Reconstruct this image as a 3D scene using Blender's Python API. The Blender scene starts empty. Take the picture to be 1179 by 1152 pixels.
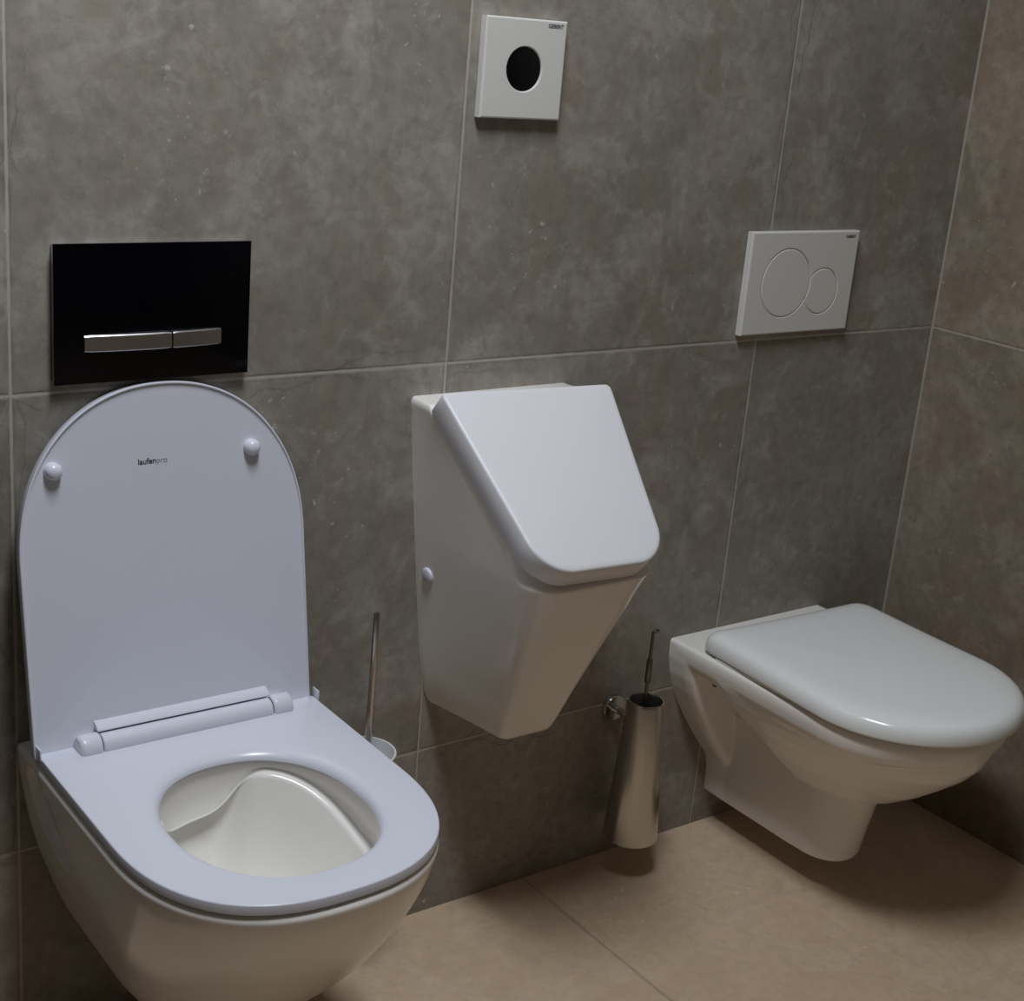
import bpy, bmesh, math
from mathutils import Vector, Matrix, Euler

scene = bpy.context.scene
COL = scene.collection
PI = math.pi

# ---------------------------------------------------------------- helpers
def link_mesh(name, bm, mat, parent=None, smooth=True, sharp=40):
    bmesh.ops.recalc_face_normals(bm, faces=bm.faces)
    me = bpy.data.meshes.new(name)
    bm.to_mesh(me); bm.free()
    if mat: me.materials.append(mat)
    if smooth:
        for p in me.polygons: p.use_smooth = True
        try: me.set_sharp_from_angle(angle=math.radians(sharp))
        except Exception: pass
    o = bpy.data.objects.new(name, me)
    COL.objects.link(o)
    if parent:
        bpy.context.view_layer.update()
        o.parent = parent
        o.matrix_parent_inverse = parent.matrix_world.inverted()
    return o

def thing(name, label, cat, loc, group=None):
    o = bpy.data.objects.new(name, None)
    COL.objects.link(o)
    o.empty_display_size = .05
    o.location = loc
    o['label'] = label; o['category'] = cat
    if group: o['group'] = group
    bpy.context.view_layer.update()
    return o

def loft(bm, rings, cap0=True, cap1=True):
    vs = [[bm.verts.new(p) for p in r] for r in rings]
    n = len(rings[0])
    for a, b in zip(vs[:-1], vs[1:]):
        for i in range(n):
            j = (i + 1) % n
            bm.faces.new((a[i], a[j], b[j], b[i]))
    def cap(r):
        c = bm.verts.new(sum((v.co for v in r), Vector()) / n)
        for i in range(n): bm.faces.new((r[i], r[(i + 1) % n], c))
    if cap0: cap(vs[0])
    if cap1: cap(vs[-1])
    return vs

def radial(inside, cx, cy, angles, rmax=1.2):
    out = []
    for t in angles:
        dx, dy = math.cos(t), math.sin(t)
        lo, hi = 0.0, rmax
        for _ in range(34):
            m = (lo + hi) / 2
            if inside(cx + dx * m, cy + dy * m): lo = m
            else: hi = m
        out.append(lo)
    return out

def d_shape(a, yb, y0, yf, n=2.4, rc=.01, ab=None):
    """D outline about x=0: flat back at yb, straight sides to y0, superellipse nose to yf; ab = half width at the back"""
    ab = a if ab is None else ab
    def inside(x, y):
        x = abs(x)
        if y > yb: return False
        if y >= y0:
            w = a + (ab - a) * (y - y0) / max(yb - y0, 1e-6)
            if x > w: return False
            if x > w - rc and y > yb - rc:
                return (x - w + rc) ** 2 + (y - yb + rc) ** 2 <= rc * rc
            return True
        if y < yf: return False
        return (x / a) ** n + ((y0 - y) / (y0 - yf)) ** n <= 1
    return inside

def angles_for(n): return [2 * PI * i / n for i in range(n)]

def box(bm, x0, x1, y0, y1, z0, z1, bevel=0, seg=2):
    r = bmesh.ops.create_cube(bm, size=1)
    for v in r['verts']:
        v.co = Vector(((x0 + x1) / 2 + v.co.x * (x1 - x0), (y0 + y1) / 2 + v.co.y * (y1 - y0), (z0 + z1) / 2 + v.co.z * (z1 - z0)))
    if bevel:
        es = list({e for v in r['verts'] for e in v.link_edges})
        bmesh.ops.bevel(bm, geom=es, offset=bevel, segments=seg, profile=.5, affect='EDGES')

def frame_of(axis):
    z = Vector(axis).normalized()
    x = z.orthogonal().normalized()
    return x, z.cross(x), z

def lathe(bm, prof, origin, axis, n=48):
    """prof: list of (radius, distance along axis)"""
    x, y, z = frame_of(axis); o = Vector(origin)
    rings = [[o + z * h + (x * math.cos(t) + y * math.sin(t)) * max(r, 1e-5) for t in angles_for(n)] for r, h in prof]
    loft(bm, rings)

def tube(bm, pts, r, n=16):
    pts = [Vector(p) for p in pts]
    rings = []
    x, y, z = frame_of(pts[1] - pts[0])
    for i, p in enumerate(pts):
        d = (pts[min(i + 1, len(pts) - 1)] - pts[max(i - 1, 0)]).normalized()
        x = (x - d * x.dot(d)).normalized(); y = d.cross(x)
        rr = r[i] if isinstance(r, (list, tuple)) else r
        rings.append([p + (x * math.cos(t) + y * math.sin(t)) * rr for t in angles_for(n)])
    loft(bm, rings)

def interp(tab, z):
    """smooth (monotone cubic) look-up in a table of (z, value)"""
    t = sorted(tab); n = len(t)
    if z <= t[0][0]: return t[0][1]
    if z >= t[-1][0]: return t[-1][1]
    d = [(t[k + 1][1] - t[k][1]) / (t[k + 1][0] - t[k][0]) for k in range(n - 1)]
    def slope(k):
        if k == 0: return d[0]
        if k == n - 1: return d[-1]
        return 0 if d[k - 1] * d[k] <= 0 else 2 * d[k - 1] * d[k] / (d[k - 1] + d[k])
    for k in range(n - 1):
        if z <= t[k + 1][0]:
            h = t[k + 1][0] - t[k][0]; u = (z - t[k][0]) / h
            return ((2 * u ** 3 - 3 * u * u + 1) * t[k][1] + (u ** 3 - 2 * u * u + u) * h * slope(k)
                    + (3 * u * u - 2 * u ** 3) * t[k + 1][1] + (u ** 3 - u * u) * h * slope(k + 1))

def sstep(a, b, x):
    t = min(1, max(0, (x - a) / (b - a))); return t * t * (3 - 2 * t)

def remesh_union(bm, voxel, smooth_it, factor=.5):
    me = bpy.data.meshes.new('tmp'); bmesh.ops.recalc_face_normals(bm, faces=bm.faces); bm.to_mesh(me); bm.free()
    o = bpy.data.objects.new('tmp', me); COL.objects.link(o)
    m = o.modifiers.new('r', 'REMESH'); m.mode = 'VOXEL'; m.voxel_size = voxel
    if smooth_it:
        s = o.modifiers.new('s', 'SMOOTH'); s.factor = factor; s.iterations = smooth_it
    dg = bpy.context.evaluated_depsgraph_get()
    res = bpy.data.meshes.new_from_object(o.evaluated_get(dg))
    bpy.data.objects.remove(o); bpy.data.meshes.remove(me)
    out = bmesh.new(); out.from_mesh(res); bpy.data.meshes.remove(res)
    return out

def lettering(text, size, origin, xdir, up, mat, parent, bold=0.0, spacing=1.0, depth=.0002):
    cu = bpy.data.curves.new('t', 'FONT'); cu.body = text; cu.size = size; cu.extrude = depth
    cu.offset = bold; cu.space_character = spacing
    o = bpy.data.objects.new('t', cu); COL.objects.link(o)
    dg = bpy.context.evaluated_depsgraph_get()
    me = bpy.data.meshes.new_from_object(o.evaluated_get(dg))
    bpy.data.objects.remove(o); bpy.data.curves.remove(cu)
    w = max(v.co.x for v in me.vertices)
    x = Vector(xdir).normalized(); u = Vector(up).normalized(); n = x.cross(u)
    bm = bmesh.new(); bm.from_mesh(me); bpy.data.meshes.remove(me)
    for v in bm.verts: v.co = Vector(origin) + x * v.co.x + u * v.co.y + n * v.co.z
    return link_mesh('lettering', bm, mat, parent, smooth=False), w

# ---------------------------------------------------------------- materials
def principled(name, base, rough=.5, metal=0, coat=0, coat_rough=.05, spec=.5):
    m = bpy.data.materials.new(name); m.use_nodes = True
    b = m.node_tree.nodes['Principled BSDF']
    b.inputs['Base Color'].default_value = (*base, 1)
    b.inputs['Roughness'].default_value = rough
    b.inputs['Metallic'].default_value = metal
    b.inputs['Coat Weight'].default_value = coat
    b.inputs['Coat Roughness'].default_value = coat_rough
    b.inputs['Specular IOR Level'].default_value = spec
    return m

def vary_rough(m, lo, hi, scale):
    """a procedural, slightly uneven gloss"""
    nt = m.node_tree; b = nt.nodes['Principled BSDF']
    tc = nt.nodes.new('ShaderNodeTexCoord'); nz = nt.nodes.new('ShaderNodeTexNoise'); mr = nt.nodes.new('ShaderNodeMapRange')
    nz.inputs['Scale'].default_value = scale
    mr.inputs['To Min'].default_value = lo; mr.inputs['To Max'].default_value = hi
    nt.links.new(tc.outputs['Object'], nz.inputs['Vector']); nt.links.new(nz.outputs['Fac'], mr.inputs['Value'])
    nt.links.new(mr.outputs['Result'], b.inputs['Roughness'])
    return m

def tile_material(name, u, v, size, offset, cols, grout, tile_var, speck, axis_w=.0032, edge_dark=.35, rough=(.45, .7), grout_mix=1.0, mottle=1.0):
    """large concrete-look tiles; u, v: index of the object axes, size / offset of the joint grid"""
    m = bpy.data.materials.new(name); m.use_nodes = True
    nt = m.node_tree; N = nt.nodes; L = nt.links
    b = N['Principled BSDF']
    def math_(op, a, c=None, d=None):
        n = N.new('ShaderNodeMath'); n.operation = op
        for i, q in enumerate((a, c, d)):
            if q is None: continue
            if isinstance(q, (int, float)): n.inputs[i].default_value = q
            else: L.new(q, n.inputs[i])
        return n.outputs[0]
    def mix(fac, a, c, mode='MIX'):
        n = N.new('ShaderNodeMix'); n.data_type = 'RGBA'; n.blend_type = mode
        if isinstance(fac, (int, float)): n.inputs[0].default_value = fac
        else: L.new(fac, n.inputs[0])
        for i, q in ((6, a), (7, c)):
            if isinstance(q, tuple): n.inputs[i].default_value = (*q, 1)
            else: L.new(q, n.inputs[i])
        return n.outputs[2]
    def noise(vec, scale, detail=4, rough_=.55, dist=0):
        n = N.new('ShaderNodeTexNoise'); n.inputs['Scale'].default_value = scale
        n.inputs['Detail'].default_value = detail; n.inputs['Roughness'].default_value = rough_
        n.inputs['Distortion'].default_value = dist
        L.new(vec, n.inputs['Vector']); return n.outputs['Fac']
    def ramp(val, lo, hi, a=0., c=1.):
        n = N.new('ShaderNodeMapRange'); n.interpolation_type = 'SMOOTHSTEP'
        n.inputs['From Min'].default_value = lo; n.inputs['From Max'].default_value = hi
        n.inputs['To Min'].default_value = a; n.inputs['To Max'].default_value = c
        L.new(val, n.inputs['Value']); return n.outputs['Result']
    tc = N.new('ShaderNodeTexCoord')
    sp = N.new('ShaderNodeSeparateXYZ'); L.new(tc.outputs['Object'], sp.inputs[0])
    us = math_('DIVIDE', math_('SUBTRACT', sp.outputs[u], offset[0]), size[0])
    vs = math_('DIVIDE', math_('SUBTRACT', sp.outputs[v], offset[1]), size[1])
    iu, iv = math_('FLOOR', us), math_('FLOOR', vs)
    fu, fv = math_('FRACT', us), math_('FRACT', vs)
    du = math_('MULTIPLY', math_('MINIMUM', fu, math_('SUBTRACT', 1, fu)), size[0])
    dv = math_('MULTIPLY', math_('MINIMUM', fv, math_('SUBTRACT', 1, fv)), size[1])
    d = math_('MINIMUM', du, dv)
    # ragged tile arrises
    wob = noise(tc.outputs['Object'], 60, 3)
    dw = math_('ADD', d, math_('MULTIPLY', math_('SUBTRACT', wob, .5), .0022))
    groutm = ramp(dw, axis_w * .30, axis_w * .75, 1, 0)
    wn = N.new('ShaderNodeTexWhiteNoise'); wn.noise_dimensions = '3D'
    cb = N.new('ShaderNodeCombineXYZ'); L.new(iu, cb.inputs[0]); L.new(iv, cb.inputs[1]); L.new(cb.outputs[0], wn.inputs['Vector'])
    # shift the pattern from tile to tile
    va = N.new('ShaderNodeVectorMath'); va.operation = 'MULTIPLY_ADD'
    L.new(wn.outputs['Color'], va.inputs[0]); va.inputs[1].default_value = (7, 7, 7); L.new(tc.outputs['Object'], va.inputs[2])
    P = va.outputs[0]
    big = noise(P, 2.6, 5, .6, .4)
    mid = noise(P, 9, 6, .62, .6)
    fine = noise(P, 55, 5, .65)
    stretch = N.new('ShaderNodeMapping'); stretch.inputs['Scale'].default_value = (3.2, 3.2, 1.0) if v == 2 else (2.5, 1, 1)
    L.new(P, stretch.inputs['Vector'])
    streak = noise(stretch.outputs[0], 4.5, 5, .6, .8)
    c = mix(ramp(big, .33, .67), cols[0], cols[1])
    c = mix(ramp(streak, .42, .68, 0, .6), c, cols[2])
    c = mix(ramp(mid, .48, .66, 0, .3 + .3 * mottle), c, cols[3])
    c = mix(ramp(noise(P, 17, 6, .7, 1.0), .50, .70, 0, .45 * mottle), c, tuple(x * .74 for x in cols[0]))
    c = mix(ramp(noise(P, 23, 6, .7, .6), .52, .70, 0, .40 * mottle), c, tuple(min(1, x * 1.12) for x in cols[3]))
    c = mix(ramp(fine, .35, .62, .14 + .16 * mottle, 0), c, tuple(x * .6 for x in cols[0]))
    # pale chips and dark pits, irregular in outline
    nd = N.new('ShaderNodeTexNoise'); nd.inputs['Scale'].default_value = 70; nd.inputs['Detail'].default_value = 3; L.new(P, nd.inputs['Vector'])
    wv = N.new('ShaderNodeVectorMath'); wv.operation = 'MULTIPLY_ADD'
    L.new(nd.outputs['Color'], wv.inputs[0]); wv.inputs[1].default_value = (.022, .022, .022); L.new(P, wv.inputs[2])
    patch = ramp(noise(P, 4.2, 3), .47, .66)
    def specks(scale, lo, hi):
        vo = N.new('ShaderNodeTexVoronoi'); vo.inputs['Scale'].default_value = scale; L.new(wv.outputs[0], vo.inputs['Vector'])
        sz = N.new('ShaderNodeSeparateColor'); L.new(vo.outputs['Color'], sz.inputs[0])
        q = math_('ADD', vo.outputs['Distance'], math_('MULTIPLY', sz.outputs[0], .22))
        return ramp(q, lo, hi, 1, 0)
    chip = math_('MULTIPLY', math_('MAXIMUM', specks(42, .10, .20), specks(95, .10, .22)), patch)
    c = mix(math_('MULTIPLY', chip, speck), c, tuple(min(1, x * 1.75) for x in cols[1]))
    pit = math_('MULTIPLY', specks(31, .06, .14), ramp(mid, .48, .6, 1, 0))
    c = mix(math_('MULTIPLY', pit, speck * .55), c, tuple(x * .5 for x in cols[0]))
    # wandering chipped line along some tile edges
    run = math_('MULTIPLY', ramp(noise(tc.outputs['Object'], 7, 4, .6), .3, .7), .030)
    ln = ramp(math_('ABSOLUTE', math_('SUBTRACT', d, run)), .0004, .0022, 1, 0)
    ln = math_('MULTIPLY', ln, ramp(noise(tc.outputs['Object'], 3.1, 2), .50, .60))
    c = mix(math_('MULTIPLY', ln, edge_dark), c, tuple(x * .45 for x in cols[0]))
    # tone of the single tile
    tone = N.new('ShaderNodeMapRange'); tone.inputs['To Min'].default_value = 1 - tile_var; tone.inputs['To Max'].default_value = 1 + tile_var
    L.new(wn.outputs['Value'], tone.inputs['Value'])
    cc = N.new('ShaderNodeCombineColor')
    for i in range(3): L.new(tone.outputs[0], cc.inputs[i])
    c = mix(1.0, c, cc.outputs[0], 'MULTIPLY')
    # worn darker arris next to the joint, in broken stretches
    arr = math_('MULTIPLY', ramp(dw, axis_w * .8, axis_w * 2.4, edge_dark, 0), ramp(noise(tc.outputs['Object'], 11, 3), .45, .6))
    c = mix(arr, c, tuple(x * .5 for x in cols[0]))
    c = mix(math_('MULTIPLY', groutm, grout_mix), c, grout)
    L.new(c, b.inputs['Base Color'])
    L.new(ramp(mid, .3, .7, rough[0], rough[1]), b.inputs['Roughness'])
    b.inputs['Specular IOR Level'].default_value = .35
    hgt = math_('ADD', math_('MULTIPLY', ramp(dw, axis_w * .3, axis_w * 1.3), 1.0), math_('MULTIPLY', fine, .25))
    hgt = math_('ADD', hgt, math_('MULTIPLY', mid, .3))
    bp = N.new('ShaderNodeBump'); bp.inputs['Strength'].default_value = .35; bp.inputs['Distance'].default_value = .0015
    L.new(hgt, bp.inputs['Height']); L.new(bp.outputs[0], b.inputs['Normal'])
    return m

TW, TH = .6012, .5969
WALL_COLS = ((.250, .228, .192), (.350, .325, .283), (.285, .232, .185), (.415, .395, .352))
M_WALL = tile_material('concrete_wall_tile', 0, 2, (TW, TH), (-.4422, .8840), WALL_COLS, (.45, .42, .365), .04, .75)
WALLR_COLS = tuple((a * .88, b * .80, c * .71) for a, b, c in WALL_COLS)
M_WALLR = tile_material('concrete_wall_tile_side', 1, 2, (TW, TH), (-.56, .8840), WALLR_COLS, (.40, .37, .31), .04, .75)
FLOOR_COLS = ((.58, .43, .30), (.66, .505, .365), (.60, .46, .31), (.71, .57, .425))
M_FLOOR = tile_material('sand_floor_tile', 0, 1, (1.2, 1.2), (-.8169, -1.15), FLOOR_COLS, (.31, .24, .175), .03, .6, axis_w=.003, rough=(.35, .55), grout_mix=.6, mottle=.35)
M_CEIL = principled('white_ceiling_paint', (.78, .77, .75), .8)
M_CER = vary_rough(principled('white_glazed_ceramic', (.885, .865, .82), .18, coat=.3), .14, .22, 6)
M_SEAT = vary_rough(principled('white_seat_plastic', (.70, .72, .80), .24), .22, .30, 8)
M_SEAT2 = vary_rough(principled('white_glossy_seat_plastic', (.86, .885, .875), .16), .13, .19, 8)
M_ULID = vary_rough(principled('white_satin_lid_plastic', (.765, .77, .80), .35), .32, .42, 8)
M_PLATE = vary_rough(principled('white_plate_plastic', (.70, .695, .66), .35), .3, .4, 12)
M_BLACK = vary_rough(principled('black_glass', (.0012, .0014, .0028), .06, spec=.16), .05, .09, 5)
M_DARK = vary_rough(principled('black_sensor_plastic', (.004, .004, .005), .2, spec=.3), .15, .25, 20)
M_CHROME = vary_rough(principled('chrome', (.62, .62, .62), .18, metal=1), .12, .24, 20)
M_STEEL = vary_rough(principled('brushed_steel', (.60, .58, .54), .25, metal=1), .20, .30, 60)
M_BRONZE = vary_rough(principled('dark_steel', (.17, .15, .125), .35, metal=1), .3, .42, 60)
M_PRINT = vary_rough(principled('dark_print', (.03, .03, .034), .6), .5, .7, 50)
M_PRINT2 = vary_rough(principled('pale_print', (.30, .30, .32), .6), .5, .7, 50)
M_BAR = vary_rough(principled('brushed_aluminium', (.55, .55, .56), .3, metal=1), .25, .36, 40)
M_CUP = vary_rough(principled('frosted_white_glass', (.74, .75, .76), .3), .25, .35, 30)
M_BRIST = vary_rough(principled('white_bristles', (.6, .6, .6), .8), .7, .9, 90)

# ---------------------------------------------------------------- the room
def struct(name, x0, x1, y0, y1, z0, z1, mat):
    bm = bmesh.new(); box(bm, x0, x1, y0, y1, z0, z1)
    o = link_mesh(name, bm, mat, smooth=False)
    o['kind'] = 'structure'
    return o
XL, YF, ZC = -4.5, -4.5, 2.55
struct('wall_back', XL - .1, .1, 0, .1, 0, ZC, M_WALL)
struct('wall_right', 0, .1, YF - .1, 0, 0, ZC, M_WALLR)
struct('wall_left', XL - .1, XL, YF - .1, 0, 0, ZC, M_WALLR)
M_SHADE_PANEL = vary_rough(principled('dark_shade_panel', (.085, .070, .055), .6), .5, .7, 14)  # dark colour for the added panel, to keep bounce light low
struct('added_shade_panel', -1.96, -1.91, -.52, -.0005, .0005, 2.2, M_SHADE_PANEL)  # added panel out of view, shades the space left of the open toilet
struct('wall_front', XL, 0, YF - .1, YF, 0, ZC, M_WALL)
struct('floor', XL - .1, .1, YF - .1, .1, -.1, 0, M_FLOOR)
struct('ceiling', XL - .1, .1, YF - .1, .1, ZC, ZC + .1, M_CEIL)
# pale joint running up the corner
bm = bmesh.new()
loft(bm, [[Vector((-.0032, -.0004, z)), Vector((-.0002, -.0032, z)), Vector((-.0002, -.0004, z))] for z in (.0005, ZC - .0005)])
j = link_mesh('trim_1', bm, vary_rough(principled('grout', (.36, .335, .29), .8), .7, .9, 60), smooth=False)
j['kind'] = 'structure'

NA = 192
ANG = angles_for(NA)

# ---------------------------------------------------------------- open wall-hung toilet (left)
AX = -1.458
def build_open_toilet():
    t = thing('toilet', 'white wall-hung toilet with its lid standing open below the black flush plate', 'toilet', (AX, 0, .12))
    NB = 384; ANG = angles_for(NB)
    # --- ceramic bowl: outer skin, rim, then the hollow inside
    bm = bmesh.new()
    cy = -.17
    ztop = .4430
    half = [(.105, .070), (.12, .085), (.16, .112), (.20, .132), (.25, .1505), (.30, .1665), (.35, .178), (.40, .1855), (.43, .1885), (.4430, .189)]
    front = [(.105, -.21), (.12, -.235), (.16, -.295), (.20, -.345), (.25, -.396), (.30, -.437), (.35, -.469), (.40, -.493), (.43, -.5035), (.4430, -.5055)]
    rings = []
    zs = [.105, .108, .111, .114] + [.116 + (.437 - .116) * i / 110 for i in range(111)]
    def outer(z):
        a = interp(half, z); f = interp(front, z)
        k = sstep(-.26, -.42, f) if False else min(1, max(0, (-f - .24) / .22))
        y0 = (f + .15) * (1 - k) + max(f + .205, -.30) * k
        c = f * .42
        return c, radial(d_shape(a, 0, min(y0, c), f, 2.35, .006), 0, c, ANG)
    for k, z in enumerate(zs):
        c, r = outer(z)
        e = [.020, .011, .005, .0015][k] if k < 4 else 0
        ring = []
        for q, a in zip(r, ANG):
            x, y = (q - e) * math.cos(a), c + (q - e) * math.sin(a)
            if y > -.0015: y = .0006
            # finger pocket for the hidden fixing, slanting down both sides near the wall
            if abs(x) > .10 and y < -.015:
                u, w = -y - .100, z - .386
                s = u * .72 - w * .694            # along the pocket, down and forwards
                t_ = u * .694 + w * .72           # across it
                dd = (s / .066) ** 2 + (t_ / (.036 if t_ < 0 else .020)) ** 2
                x *= 1 - .17 * (1 - sstep(.45, 1.15, dd))
            ring.append(Vector((AX + x, y, z)))
        rings.append(ring)
    c, top = outer(.437)
    for e, z in ((.0008, .4392), (.0025, .4415), (.005, .4428), (.009, .4431)):
        rings.append([Vector((AX + (q - e) * math.cos(a), min(.0006, c + (q - e) * math.sin(a)), z)) for q, a in zip(top, ANG)])
    # inside
    hc = -.311
    def hole(a, b, z_of, n=2.15, c=hc):
        rr = radial(lambda x, y: (abs(x) / a) ** n + (abs(y) / b) ** n <= 1, 0, 0, ANG)
        return [Vector((AX + q * math.cos(t_), c + q * math.sin(t_), z_of(t_) if callable(z_of) else z_of)) for q, t_ in zip(rr, ANG)]
    def wrap(d): return (d + 180) % 360 - 180
    def hump(dg): return math.exp(-(wrap(dg - 104) / 27) ** 4)          # splash guard at the back left
    def shelf(dg):                                                     # upright wall above the flush ledge
        d = wrap(dg - 66)
        if d <= 0: return .010 + .040 * sstep(0, 75, -d)
        return .010 + .040 * sstep(60, 140, d)
    def inner_ring(sc_, zf, c=hc):
        rr = radial(lambda x, y: (abs(x) / .1245) ** 2.15 + (abs(y) / .1445) ** 2.15 <= 1, 0, 0, ANG)
        return [Vector((AX + q * sc_ * math.cos(t_), c + q * sc_ * math.sin(t_), zf(math.degrees(t_)))) for q, t_ in zip(rr, ANG)]
    rings.append(inner_ring(1.045, lambda d: .4431))
    rings.append(inner_ring(1.012, lambda d: .4418))
    rings.append(inner_ring(1.0, lambda d: .4380))
    low = lambda d: .4431 - shelf(d) * (1 - hump(d)) - .062 * hump(d)
    rings.append(inner_ring(1.0, lambda d: .4380 * .5 + low(d) * .5))
    base = inner_ring(1.0, low); rings.append(base)
    def step_ring(inw, outw, dz, dzh):
        out = []
        for v, t_ in zip(base, ANG):
            h = hump(math.degrees(t_))
            e = inw * (1 - h) - outw * h
            d = Vector((v.x - AX, v.y - hc, 0)); d.normalize()
            out.append(Vector((v.x - d.x * e, v.y - d.y * e, v.z - dz * (1 - h) - dzh * h)))
        return out
    rings.append(step_ring(.0015, -.003, .0012, .0030)); rings.append(step_ring(.006, .004, .002, .0036)); rings.append(step_ring(.0115, .020, .0035, -.006))
    last = step_ring(.0135, .022, .008, .004); rings.append(last)
    cen = Vector((AX, -.245, 0))
    for f, dep in ((.06, .070), (.13, .092), (.22, .118), (.32, .142), (.43, .163), (.55, .180), (.68, .193), (.82, .202), (.94, .206)):
        ring = []
        for v in last:
            q = v.lerp(Vector((cen.x, cen.y, v.z)), f)
            g = sstep(0, .22, f)
            q.z = (v.z - dep * .30) * (1 - g) + (.443 - dep) * g
            ring.append(q)
        rings.append(ring)
    loft(bm, rings)
    bowl = link_mesh('bowl', bm, M_CER, t, sharp=55)
    # --- seat ring
    bm = bmesh.new()
    sc = hc
    so = radial(d_shape(.1865, -.070, -.295, -.502, 2.45, .006), 0, sc, ANG)
    def ell(a, b, n=2.2): return radial(lambda x, y: (abs(x) / a) ** n + (abs(y) / b) ** n <= 1, 0, 0, ANG)
    hi = ell(.1170, .1385)
    rings = []
    prof = [(0, -.0030, .4466), (0, 0, .4474), (0, 0, .4576), (0, -.0006, .4588), (0, -.0020, .4592)]
    for _, e, z in prof:
        rings.append([Vector((AX + (q + e) * math.cos(a), sc + (q + e) * math.sin(a), z)) for q, a in zip(so, ANG)])
    def bev(a):        # the inner edge is rounded broadly at the back, tighter at the front
        return .010 + .018 * (.5 + .5 * math.sin(a)) ** 1.2
    for k in range(0, 9):
        th = k / 8 * PI / 2
        rings.append([Vector((AX + (q + bev(a) * (1 - math.sin(th))) * math.cos(a), sc + (q + bev(a) * (1 - math.sin(th))) * math.sin(a),
                              .4592 - .0125 * (1 - math.cos(th)))) for q, a in zip(hi, ANG)])
    rings.append([Vector((AX + (q + .002) * math.cos(a), sc + (q + .002) * math.sin(a), .4455)) for q, a in zip(hi, ANG)])
    rings.append(rings[0])
    loft(bm, rings, False, False)
    bmesh.ops.remove_doubles(bm, verts=bm.verts, dist=1e-6)
    seat = link_mesh('seat', bm, M_SEAT, t, sharp=50)
    # hinge bar moulded onto the seat
    bm = bmesh.new()
    prof = [(.0135, 0), (.0148, .0012), (.0148, .2268), (.0135, .228)]
    lathe(bm, prof, (AX - .114, -.0875, .4620), (1, 0, 0), 32)
    link_mesh('hinge_bar', bm, M_SEAT, seat)
    # --- lid, standing up and leaning on the wall
    P0 = Vector((AX - .0055, -.078, .4555)); tilt = math.radians(8.1)
    up = Vector((-.010, math.sin(tilt), math.cos(tilt))).normalized(); xx = Vector((1, 0, .010)).normalized(); nn = xx.cross(up)   # nn points to the room (-y)
    bm = bmesh.new()
    lid_in = d_shape(.186, 0, -.235, -.441, 2.15, .004)
    lr = radial(lid_in, 0, -.18, ANG)
    def lpt(q, a, e, d):
        return P0 + xx * ((q + e) * math.cos(a)) + up * (.18 - (q + e) * math.sin(a)) + nn * d
    rings = []
    for e, d in ((-.006, -.016), (-.0018, -.0148), (0, -.011), (0, -.0008), (-.0007, 0), (-.0022, 0), (-.0034, -.0022), (-.010, -.0030)):
        rings.append([lpt(q, a, e, d) for q, a in zip(lr, ANG)])
    # no lip along the hinge edge
    for ring in rings[-2:]:
        pass
    loft(bm, rings)
    lid = link_mesh('lid', bm, M_SEAT, t, sharp=35)
    for bx, s in ((-.1395, .347), (.1160, .349)):
        bm = bmesh.new()
        o = P0 + xx * bx + up * s + nn * -.003
        lathe(bm, [(.0105, 0), (.0105, .004), (.0098, .0085), (.0080, .0115), (.0045, .0135), (.0001, .014)], o, nn, 28)
        link_mesh('bumper', bm, M_SEAT, lid, sharp=60)
    o = P0 + xx * -.0345 + up * .3425 + nn * -.0028
    l1, w = lettering('laufen', .0100, o, xx, up, M_PRINT, lid, bold=.0001)
    lettering('pro', .0100, o + xx * (w + .0006), xx, up, M_PRINT2, lid)
    # hinge arms of the lid wrapped round the bar, with the strip above the bar
    for x0 in (-.142, .116):
        bm = bmesh.new()
        lathe(bm, [(.0135, 0), (.0160, .0022), (.0165, .005), (.0165, .0245), (.0155, .026)], (AX + x0, -.0870, .4622), (1, 0, 0), 36)
        link_mesh('hinge_arm', bm, M_SEAT, lid)
    bm = bmesh.new()
    sec = [(-.0640, .4880), (-.0745, .4862), (-.0805, .4840), (-.0850, .4808), (-.0858, .4796), (-.0850, .4785), (-.0640, .4785)]
    loft(bm, [[Vector((AX + x, y, z)) for y, z in sec] for x in (-.1160, -.1155, .1155, .1160)])
    link_mesh('hinge_cover', bm, M_SEAT, lid)
    # little corner blocks the lid pivots beside
    for s in (-1, 1):
        bm = bmesh.new(); xa = AX + s * .1865
        box(bm, min(xa, xa + s * .0022), max(xa, xa + s * .0022), -.088, -.072, .4565, .4715, .0008, 2)
        link_mesh('pivot_block', bm, M_SEAT, seat)
    return t
build_open_toilet()

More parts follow.
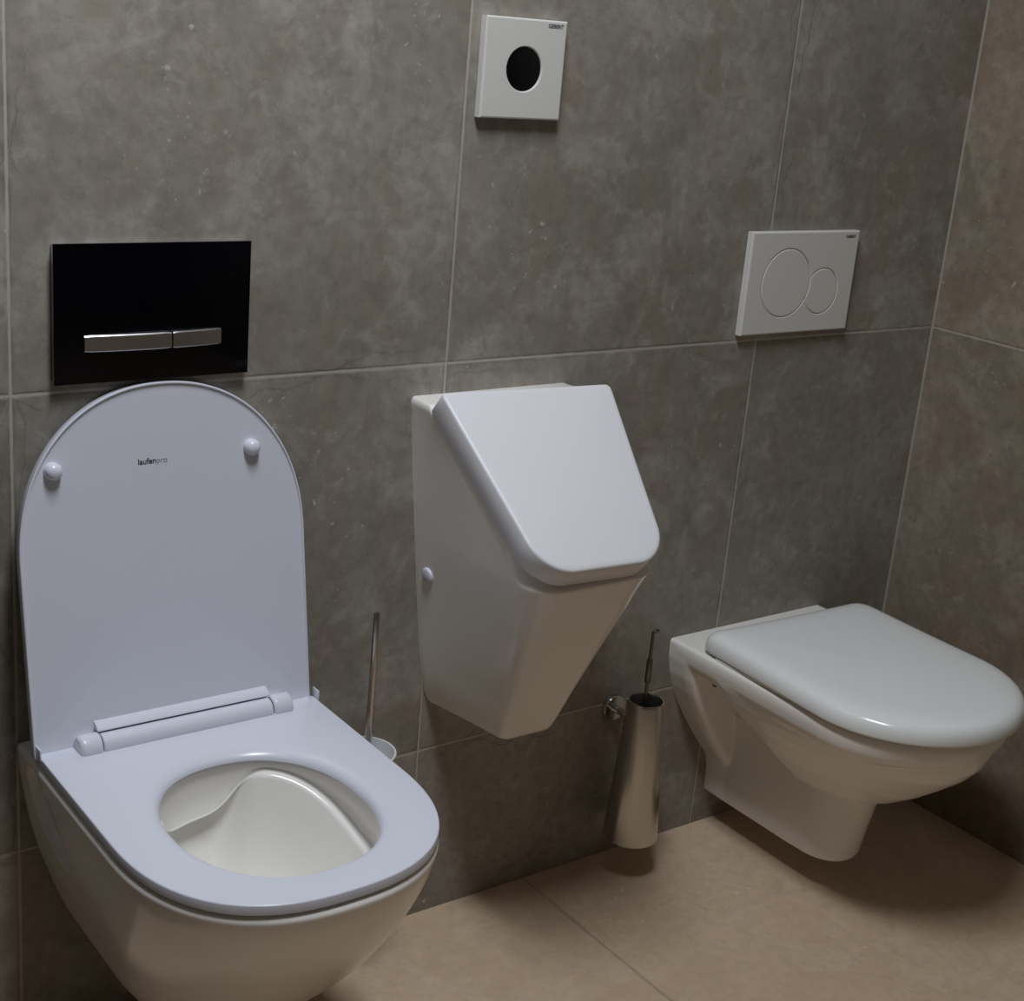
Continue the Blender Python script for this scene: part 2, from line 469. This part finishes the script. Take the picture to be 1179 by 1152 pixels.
# ---------------------------------------------------------------- closed wall-hung toilet (right)
BX = -.3660
def build_closed_toilet():
    t = thing('toilet', 'white wall-hung toilet with its lid shut in the corner below the white two-button plate', 'toilet', (BX, 0, .06))
    n = 96; AN = angles_for(n)
    bm = bmesh.new()
    def outl(a, yb, y0, yf, nn, cy, z, rc=.012):
        r = radial(d_shape(a, yb, y0, yf, nn, rc), 0, cy, AN)
        return [Vector((BX + q * math.cos(u), cy + q * math.sin(u), z)) for q, u in zip(r, AN)]
    # rim slab
    rs = []
    for z, a, f in ((.326, .150, -.455), (.332, .166, -.480), (.340, .175, -.494), (.352, .1805, -.503), (.366, .1825, -.507), (.376, .1815, -.506), (.3805, .179, -.502)):
        rs.append(outl(a, 0, -.33, f, 2.0, -.2, z))
    loft(bm, rs)
    # the bowl under it
    rs = []
    for z, a, yb, f in ((.175, .030, -.20, -.300), (.185, .050, -.19, -.325), (.205, .074, -.175, -.362), (.235, .100, -.16, -.405), (.265, .124, -.145, -.441),
                        (.295, .151, -.13, -.474), (.32, .169, -.11, -.494), (.345, .1795, -.09, -.5045), (.356, .1812, -.08, -.5062)):
        rs.append(outl(a, yb, max(f + .17, yb - .02) if f + .17 < yb - .02 else yb - .02, f, 2.0, (yb + f) / 2, z, min(.06, a * .8)))
    loft(bm, rs)
    # back flange against the wall, its sides sweeping in towards the trap
    prof = [(.3805, .182), (.35, .181), (.319, .1745), (.29, .164), (.26, .149), (.225, .127), (.188, .101), (.16, .079), (.136, .060), (.11, .054), (.07, .053), (.0605, .050)]
    rs = []
    for y, ins, cut in ((.0, 0, 0), (-.040, 0, 0), (-.052, .004, .004), (-.058, .012, .01)):
        pts = [Vector((BX - max(w - ins, .03), y, z if z > .07 else z + cut)) for z, w in prof]
        pts += [Vector((BX + max(w - ins, .03), y, z if z > .07 else z + cut)) for z, w in reversed(prof)]
        rs.append(pts)
    loft(bm, rs)
    # body between flange and bowl
    rs = []
    for z, a in ((.0605, .051), (.12, .054), (.2, .056), (.27, .062), (.31, .078), (.34, .10)):
        rs.append(outl(a, 0, -.30 if z > .2 else -.2, -.36 if z > .2 else -.29, 2.4, -.15, z, .004))
    loft(bm, rs)
    # trap column with its rounded nose
    rs = []
    for z, a, f in ((.0605, .046, -.287), (.064, .0505, -.297), (.075, .0535, -.304), (.12, .0560, -.312), (.17, .058, -.322), (.205, .060, -.335), (.24, .064, -.35)):
        rs.append(outl(a, -.05, -.235, f, 2.0, -.19, z, .01))
    loft(bm, rs)
    for v in bm.verts:
        if v.co.y > -.0005: v.co.y = .012
    bm = remesh_union(bm, .0030, 9, .5)
    link_mesh('bowl', bm, M_CER, t, sharp=180)
    # screw hole in the side recess
    # seat ring hidden under the lid, seen as the dark joint
    bm = bmesh.new()
    so = radial(d_shape(.176, -.09, -.335, -.506, 2.0, .02), 0, -.3, AN)
    hi = radial(lambda x, y: (x / .115) ** 2 + (y / .145) ** 2 <= 1, 0, 0, AN)
    rs = [[Vector((BX + q * math.cos(a), -.3 + q * math.sin(a), z)) for q, a in zip(r_, AN)] for r_, z in ((so, .3808), (so, .3842), (hi, .3842), (hi, .3808), (so, .3808))]
    loft(bm, rs, False, False); bmesh.ops.remove_doubles(bm, verts=bm.verts, dist=1e-6)
    link_mesh('seat', bm, M_SEAT2, t)
    # lid
    bm = bmesh.new()
    ya = math.radians(2.0); ox, oy = -.3530, -.0660           # the lid sits slightly askew on its hinges
    lr = radial(d_shape(.1915, 0, -.275, -.4560, 2.0, .024, ab=.187), 0, -.23, ANG)
    rs = []
    for e, z in ((-.012, .3858), (-.003, .3860), (-.0006, .3872), (0, .3900), (-.0003, .3970), (-.0020, .4040), (-.0055, .4098), (-.0110, .4142), (-.019, .4172), (-.034, .4192), (-.06, .4204)):
        ring = []
        for q, a in zip(lr, ANG):
            x, y = (q + e) * math.cos(a), -.23 + (q + e) * math.sin(a)
            ring.append(Vector((ox + x * math.cos(ya) + y * math.sin(ya), oy - x * math.sin(ya) + y * math.cos(ya), z)))
        rs.append(ring)
    loft(bm, rs)
    lid = link_mesh('lid', bm, M_SEAT2, t, sharp=60)
    for s in (-1, 1):
        bm = bmesh.new(); lathe(bm, [(.008, 0), (.0095, .0015), (.0095, .0385), (.008, .04)], (BX + s * .085 - .02, -.064, .3905), (1, 0, 0), 24)
        link_mesh('hinge', bm, M_SEAT2, t)
    bm = bmesh.new(); lathe(bm, [(.0045, 0), (.0045, .0014), (.004, .0018)], (BX - .1665, -.100, .3345), (-1, -.25, -.5), 16)
    h = link_mesh('screw_hole', bm, M_DARK, t); h['label'] = 'small dark hole under the rim'
    return t
build_closed_toilet()

# ---------------------------------------------------------------- urinal with slanted lid
UX = -.9616
def build_urinal():
    t = thing('urinal', 'white wall-mounted urinal with slanted lid between the two toilets', 'urinal', (UX, 0, .364))
    TS, TC = math.sin(.7025), math.cos(.7025)
    aw = [(.362, .066), (.372, .074), (.415, .0868), (.49, .098), (.59, .1095), (.69, .1205), (.79, .1305), (.842, .1350)]
    af = [(.362, .040), (.376, .046), (.45, .061), (.55, .0815), (.640, .1040), (.70, .1175), (.76, .1285), (.81, .1365), (.842, .140)]
    def plane_y(z): return -.0853 + .0398 * TS - (.8643 - .0398 * TC - z) * TC / TS
    def front_y(z):
        b = -.162 - (z - .376) * (.2835 - .162) / (.6465 - .376)
        return max(b, plane_y(z))
    def body_in(z, grow=0):
        a, f, yf = interp(aw, z), interp(af, z), front_y(z)
        rc = interp([(.362, .012), (.45, .024), (.58, .036), (.62, .046), (.655, .046), (.70, .012), (.84, .006)], z)
        def inside(x, y):
            x = abs(x)
            if y > 0 or y < yf: return False
            w = a + (f - a) * (y / yf)
            if x > w: return False
            if x > w - rc and y < yf + rc: return (x - w + rc) ** 2 + (y - yf - rc) ** 2 <= rc * rc
            return True
        return inside
    bm = bmesh.new()
    # height where the front face meets the slanted opening
    lo_, hi_ = .60, .70
    for _ in range(40):
        m = (lo_ + hi_) / 2
        if plane_y(m) < -.162 - (m - .376) * (.2835 - .162) / (.6465 - .376): lo_ = m
        else: hi_ = m
    zr = lo_
    AU = angles_for(480)
    zs = [(.3642, .010), (.3655, .0055), (.3675, .0025), (.3705, .0006), (.376, 0)]
    zs += [(.376 + (zr - .006 - .376) * i / 24, 0) for i in range(1, 25)]
    zs += [(zr - .0035, .0002), (zr - .0015, .0006), (zr, .0015)]
    zs += [(zr + (.8345 - zr) * i / 40, .0012) for i in range(1, 41)] + [(.8375, .0016), (.8395, .0028), (.8408, .0046), (.8412, .0066)]
    rings = []
    for z, e in zs:
        cy = front_y(z) * .45
        r = radial(body_in(z), 0, cy, AU)
        ring = []
        for q, a in zip(r, AU):
            k = 1 if z < .37 or z > .836 else sstep(.80, .97, (cy + q * math.sin(a)) / front_y(z))      # only the rim edge is eased
            ring.append(Vector((UX + (q - e * k) * math.cos(a), cy + (q - e * k) * math.sin(a), z)))
        rings.append(ring)
    for ring in rings:
        for v in ring:
            if v.y > -.0068: v.y = .006
    loft(bm, rings)
    link_mesh('body', bm, M_CER, t, sharp=38)
    # lid
    P0 = Vector((UX, -.0853, .8643)); dn = Vector((0, -TC, -TS)); n = Vector((0, -TS, TC)); x = Vector((1, 0, 0))
    x, dn = x * math.cos(.0351) + dn * math.sin(.0351), dn * math.cos(.0351) - x * math.sin(.0351)      # the lid sits a touch askew on its hinges
    bm = bmesh.new()
    L = .2866
    def lid_in(px, py):      # py runs down from 0 to -L
        px = abs(px); s = -py
        if s < 0 or s > L: return False
        w = .1431 - .1432 * s
        if px > w: return False
        rt = .009
        if s < rt and px > w - rt: return (px - w + rt) ** 2 + (s - rt) ** 2 <= rt * rt
        rb = .050
        wb = .1431 - .1432 * s
        if s > L - rb and px > wb - rb: return (px - wb + rb) ** 2 + (s - L + rb) ** 2 <= rb * rb
        return True
    AN2 = angles_for(288)
    lr = radial(lid_in, 0, -.13, AN2)
    rs = []
    for e, d in ((-.006, -.0392), (-.0015, -.0384), (0, -.0365), (0, -.0035), (-.0010, -.0012), (-.0035, 0), (-.009, .0004)):
        rs.append([P0 + x * ((q + e) * math.cos(a)) + dn * (.13 - (q + e) * math.sin(a)) + n * d for q, a in zip(lr, AN2)])
    loft(bm, rs)
    link_mesh('lid', bm, M_ULID, t, sharp=60)
    # round fixing cap low on the left flank
    z = .585; y = -.030
    f = interp(aw, z) + (interp(af, z) - interp(aw, z)) * (y / front_y(z))
    bm = bmesh.new()
    nx = Vector((-1, -(interp(aw, z) - interp(af, z)) / -front_y(z), -.1)).normalized()
    lathe(bm, [(.0115, -.002), (.0115, .002), (.0105, .0036), (.008, .0046), (.0001, .005)], (UX - f, y, z), nx, 32)
    link_mesh('fixing_cap', bm, M_SEAT, t, sharp=60)
    return t
build_urinal()

# ---------------------------------------------------------------- flush plates
def slab(bm, w, h, th, r=.002, cx=0, cz=0):
    box(bm, cx - w / 2, cx + w / 2, -th, -.0004, cz - h / 2, cz + h / 2, r, 3)

def build_black_plate():
    cx, cz = -1.4753, .9775
    t = thing('flush_plate', 'black glass flush plate with two silver bar buttons above the open toilet', 'flush plate', (cx, 0, cz))
    bm = bmesh.new(); box(bm, cx - .1215, cx + .1215, -.0105, -.0005, cz - .0805, cz + .0805, .0008, 2)
    link_mesh('chrome_frame', bm, M_CHROME, t)['label'] = 'thin chrome edge frame'
    bm = bmesh.new(); box(bm, cx - .123, cx + .123, -.0135, -.0106, cz - .082, cz + .082, .0006, 2)
    link_mesh('glass_panel', bm, M_BLACK, t)
    def bar(x0, x1):
        bm = bmesh.new(); rings = []
        for i in range(17):
            x = x0 + (x1 - x0) * i / 16
            bow = .0060 * (1 - ((x + .003) / .087) ** 2)
            y1 = -.0150 - .0035 - bow
            zc = -.0330 + .0005 * x / .09
            hh = .0100 if 0 < i < 16 else .0094
            e = .0014
            sec = [(-.0130, -hh), (y1 + e, -hh), (y1, -hh + e), (y1, hh - e), (y1 + e, hh), (-.0130, hh)]
            rings.append([Vector((cx + x, y, cz + zc + z)) for y, z in sec])
        loft(bm, rings)
        o = link_mesh('button', bm, M_BAR, t, sharp=25)
        return o
    bar(-.0885, .0165)['label'] = 'long silver bar button'
    bar(.0185, .0835)['label'] = 'short silver bar button'
build_black_plate()

def ring_plate(bm, cx, cz, w, h, th, hole, depth, hc):
    """square plate with rounded edges and an opening given by hole(x,z) (star-shaped about hc)"""
    AN = sorted(set(angles_for(256) + [math.atan2(sz * h / 2 - hc[1], sx * w / 2 - hc[0]) % (2 * PI) for sx in (-1, 1) for sz in (-1, 1)]))
    ro = radial(lambda x, z: abs(x) <= w / 2 and abs(z) <= h / 2, hc[0], hc[1], AN)
    ri = radial(hole, hc[0], hc[1], AN)
    def P(r, a, y): return Vector((cx + hc[0] + r * math.cos(a), y, cz + hc[1] + r * math.sin(a)))
    def inset(r, a, e, y):
        x, z = hc[0] + r * math.cos(a), hc[1] + r * math.sin(a)
        x = max(-w / 2 + e, min(w / 2 - e, x)); z = max(-h / 2 + e, min(h / 2 - e, z))
        return Vector((cx + x, y, cz + z))
    rings = [[P(ri_, a, -th + depth) for ri_, a in zip(ri, AN)],
             [inset(r, a, .004, -.0004) for r, a in zip(ro, AN)],
             [inset(r, a, 0, -.0012) for r, a in zip(ro, AN)],
             [inset(r, a, 0, -th + .0022) for r, a in zip(ro, AN)],
             [inset(r, a, .0007, -th + .0007) for r, a in zip(ro, AN)],
             [inset(r, a, .0022, -th) for r, a in zip(ro, AN)],
             [P(r + .0016, a, -th) for r, a in zip(ri, AN)],
             [P(r + .0003, a, -th + .0009) for r, a in zip(ri, AN)],
             [P(r, a, -th + depth) for r, a in zip(ri, AN)]]
    loft(bm, rings, False, False)
    bmesh.ops.remove_doubles(bm, verts=bm.verts, dist=1e-6)

def build_white_plate():
    cx, cz = -.3696, .9776
    t = thing('flush_plate', 'white flush plate with a large and a small round button above the shut toilet', 'flush plate', (cx, 0, cz))
    th = .0135
    c1, r1 = (-.0355, 0.0), .0555
    c2, r2 = (.0495, -.0155), .0380
    big = lambda x, z: (x - c1[0]) ** 2 + (z - c1[1]) ** 2 <= r1 * r1
    sml = lambda x, z: (x - c2[0]) ** 2 + (z - c2[1]) ** 2 <= r2 * r2
    hc = (.0160, -.0100)
    bm = bmesh.new()
    ring_plate(bm, cx, cz, .246, .164, th, lambda x, z: big(x, z) or sml(x, z), .0022, hc)
    plate = link_mesh('cover', bm, M_PLATE, t, sharp=25)
    bm = bmesh.new(); box(bm, cx - .11, cx + .11, -th + .0040, -.0006, cz - .07, cz + .07)
    link_mesh('back_frame', bm, M_PLATE, t)
    AN = angles_for(160)
    def disc(inside, c):
        r = radial(inside, c[0], c[1], AN)
        bm = bmesh.new()
        loft(bm, [[Vector((cx + c[0] + (q - e) * math.cos(a), y, cz + c[1] + (q - e) * math.sin(a))) for q, a in zip(r, AN)]
                  for e, y in ((.0008, -th + .0038), (.0008, -th + .0013), (.0016, -th + .0006), (.0026, -th))])
        return link_mesh('button', bm, M_PLATE, t, sharp=25)
    disc(lambda x, z: big(x, z), c1)['label'] = 'large round button'
    disc(lambda x, z: sml(x, z) and (x - c1[0]) ** 2 + (z - c1[1]) ** 2 > (r1 - .0006) ** 2, (.058, -.0165))['label'] = 'small round button'
    lettering('GEBERIT', .0062, (cx + .0905, -th - .0001, cz + .0708), (1, 0, 0), (0, 0, 1), M_PRINT, plate, bold=.0001)
build_white_plate()

def build_sensor_plate():
    cx, cz = -.9616, 1.2807
    t = thing('urinal_flush_plate', 'white square sensor plate with black round window above the urinal', 'sensor plate', (cx, 0, cz))
    th = .0135; R = .0285
    bm = bmesh.new()
    ring_plate(bm, cx, cz, .1324, .1287, th, lambda x, z: x * x + z * z <= R * R, .0030, (0, 0))
    plate = link_mesh('cover', bm, M_PLATE, t, sharp=25)
    bm = bmesh.new()
    lathe(bm, [(.0284, 0), (.0284, .0106), (.0275, .0110), (.0001, .0110)], (cx, -.0006, cz), (0, -1, 0), 64)
    link_mesh('sensor_window', bm, M_DARK, t)
    lettering('GEBERIT', .0068, (cx + .0340, -th - .0001, cz + .0548), (1, 0, 0), (0, 0, 1), M_PRINT, plate, bold=.0001)
build_sensor_plate()

# ---------------------------------------------------------------- toilet brushes and their holders
def build_right_brush():
    x, y = -.6530, -.0700
    t = thing('brush_holder', 'tapered steel toilet brush holder hung on the wall between urinal and shut toilet', 'brush holder', (x, y, .072))
    bm = bmesh.new()
    lathe(bm, [(.0440, .0), (.0455, .0015), (.0455, .004), (.0300, .243), (.0290, .2465), (.0270, .2470), (.0262, .2440), (.0300, .15), (.036, .05), (.0365, .02), (.0002, .016)], (x, y, .0720), (0, 0, 1), 64)
    link_mesh('cup', bm, M_STEEL, t, sharp=40)
    bm = bmesh.new()
    lathe(bm, [(.0215, 0), (.0225, .001), (.0225, .009), (.0215, .0105), (.0085, .0110), (.0085, .0120)], (x - .010, .0006, .280), (0, -1, 0), 40)
    link_mesh('wall_rosette', bm, M_CHROME, t)
    bm = bmesh.new()
    tube(bm, [(x - .010, -.011, .280), (x - .010, -.026, .280), (x - .007, -.036, .280), (x - .004, -.0415, .280)], .0065, 20)
    link_mesh('arm', bm, M_CHROME, t)
    b = thing('toilet_brush', 'toilet brush with thin dark handle standing in the tapered steel holder', 'toilet brush', (x, y, .1))
    bm = bmesh.new()
    tube(bm, [(x - .003, y, .15), (x - .003, y, .40), (x - .003, y, .4375), (x - .001, y - .001, .4405), (x + .006, y - .002, .4405)], [.0030, .0030, .0028, .0028, .0026], 14)
    h = link_mesh('handle', bm, M_BRONZE, b)
    bm = bmesh.new(); lathe(bm, [(.0045, 0), (.0052, .001), (.0052, .038), (.0045, .040)], (x - .003, y, .352), (0, 0, 1), 20)
    link_mesh('grip_sleeve', bm, M_BRONZE, b)
    bm = bmesh.new(); lathe(bm, [(.002, 0), (.017, .006), (.02, .02), (.02, .05), (.014, .06), (.003, .062)], (x - .003, y, .0975), (0, 0, 1), 24)
    link_mesh('bristle_head', bm, M_BRIST, b)
build_right_brush()

def build_left_brush():
    x, y = -1.1860, -.0720
    zt = .3545
    t = thing('brush_holder', 'round pale toilet brush cup on the wall behind the open toilet', 'brush holder', (x, y, .22))
    bm = bmesh.new()
    lathe(bm, [(.030, 0), (.036, .002), (.0400, .012), (.0470, .137), (.0475, .1395), (.0470, .1405), (.0445, .1405), (.0440, .139), (.037, .012), (.0002, .008)], (x, y, zt - .1405), (0, 0, 1), 64)
    link_mesh('cup', bm, M_CUP, t, sharp=50)
    bm = bmesh.new()
    lathe(bm, [(.0225, 0), (.0225, .008), (.009, .0085), (.009, .029)], (x, -.0005, zt - .06), (0, -1, 0), 32)
    link_mesh('wall_mount', bm, M_CHROME, t)
    b = thing('toilet_brush', 'toilet brush with long steel rod handle standing in the pale round cup', 'toilet brush', (x, y, .24))
    bm = bmesh.new()
    lathe(bm, [(.0042, 0), (.0050, .001), (.0050, .2185), (.0044, .2200)], (x + .0075, y, .3420), (.012, 0, 1), 24)
    link_mesh('handle', bm, M_STEEL, b)
    bm = bmesh.new(); lathe(bm, [(.003, 0), (.024, .008), (.028, .03), (.026, .085), (.012, .104), (.004, .106)], (x + .004, y, .2372), (.012, 0, 1), 24)
    link_mesh('bristle_head', bm, M_BRIST, b)
build_left_brush()

# ---------------------------------------------------------------- light
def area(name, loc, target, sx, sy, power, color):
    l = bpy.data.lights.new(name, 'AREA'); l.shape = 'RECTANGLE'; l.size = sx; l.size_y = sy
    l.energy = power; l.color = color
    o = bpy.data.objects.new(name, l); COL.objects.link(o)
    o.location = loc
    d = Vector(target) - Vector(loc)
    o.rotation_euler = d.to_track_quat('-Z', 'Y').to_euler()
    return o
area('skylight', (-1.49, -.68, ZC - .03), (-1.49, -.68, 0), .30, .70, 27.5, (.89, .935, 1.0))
w = bpy.data.worlds.new('room_air'); scene.world = w; w.use_nodes = True
bg = w.node_tree.nodes['Background']; bg.inputs[0].default_value = (.6, .68, .8, 1); bg.inputs[1].default_value = .02

# ---------------------------------------------------------------- camera
cam = bpy.data.cameras.new('camera'); co = bpy.data.objects.new('camera', cam); COL.objects.link(co)
co.location = (-2.1919, -1.6702, 1.3463)
co.rotation_euler = Euler((1.2580, -.0847, -.6281), 'XYZ')
cam.sensor_width = 36; cam.sensor_fit = 'HORIZONTAL'; cam.lens = 36 * 1724.3 / 1179
cam.clip_start = .02; cam.clip_end = 50
scene.camera = co
vs = scene.view_settings
vs.view_transform = 'Standard'; vs.look = 'None'; vs.exposure = 0; vs.gamma = 1; vs.use_curve_mapping = False
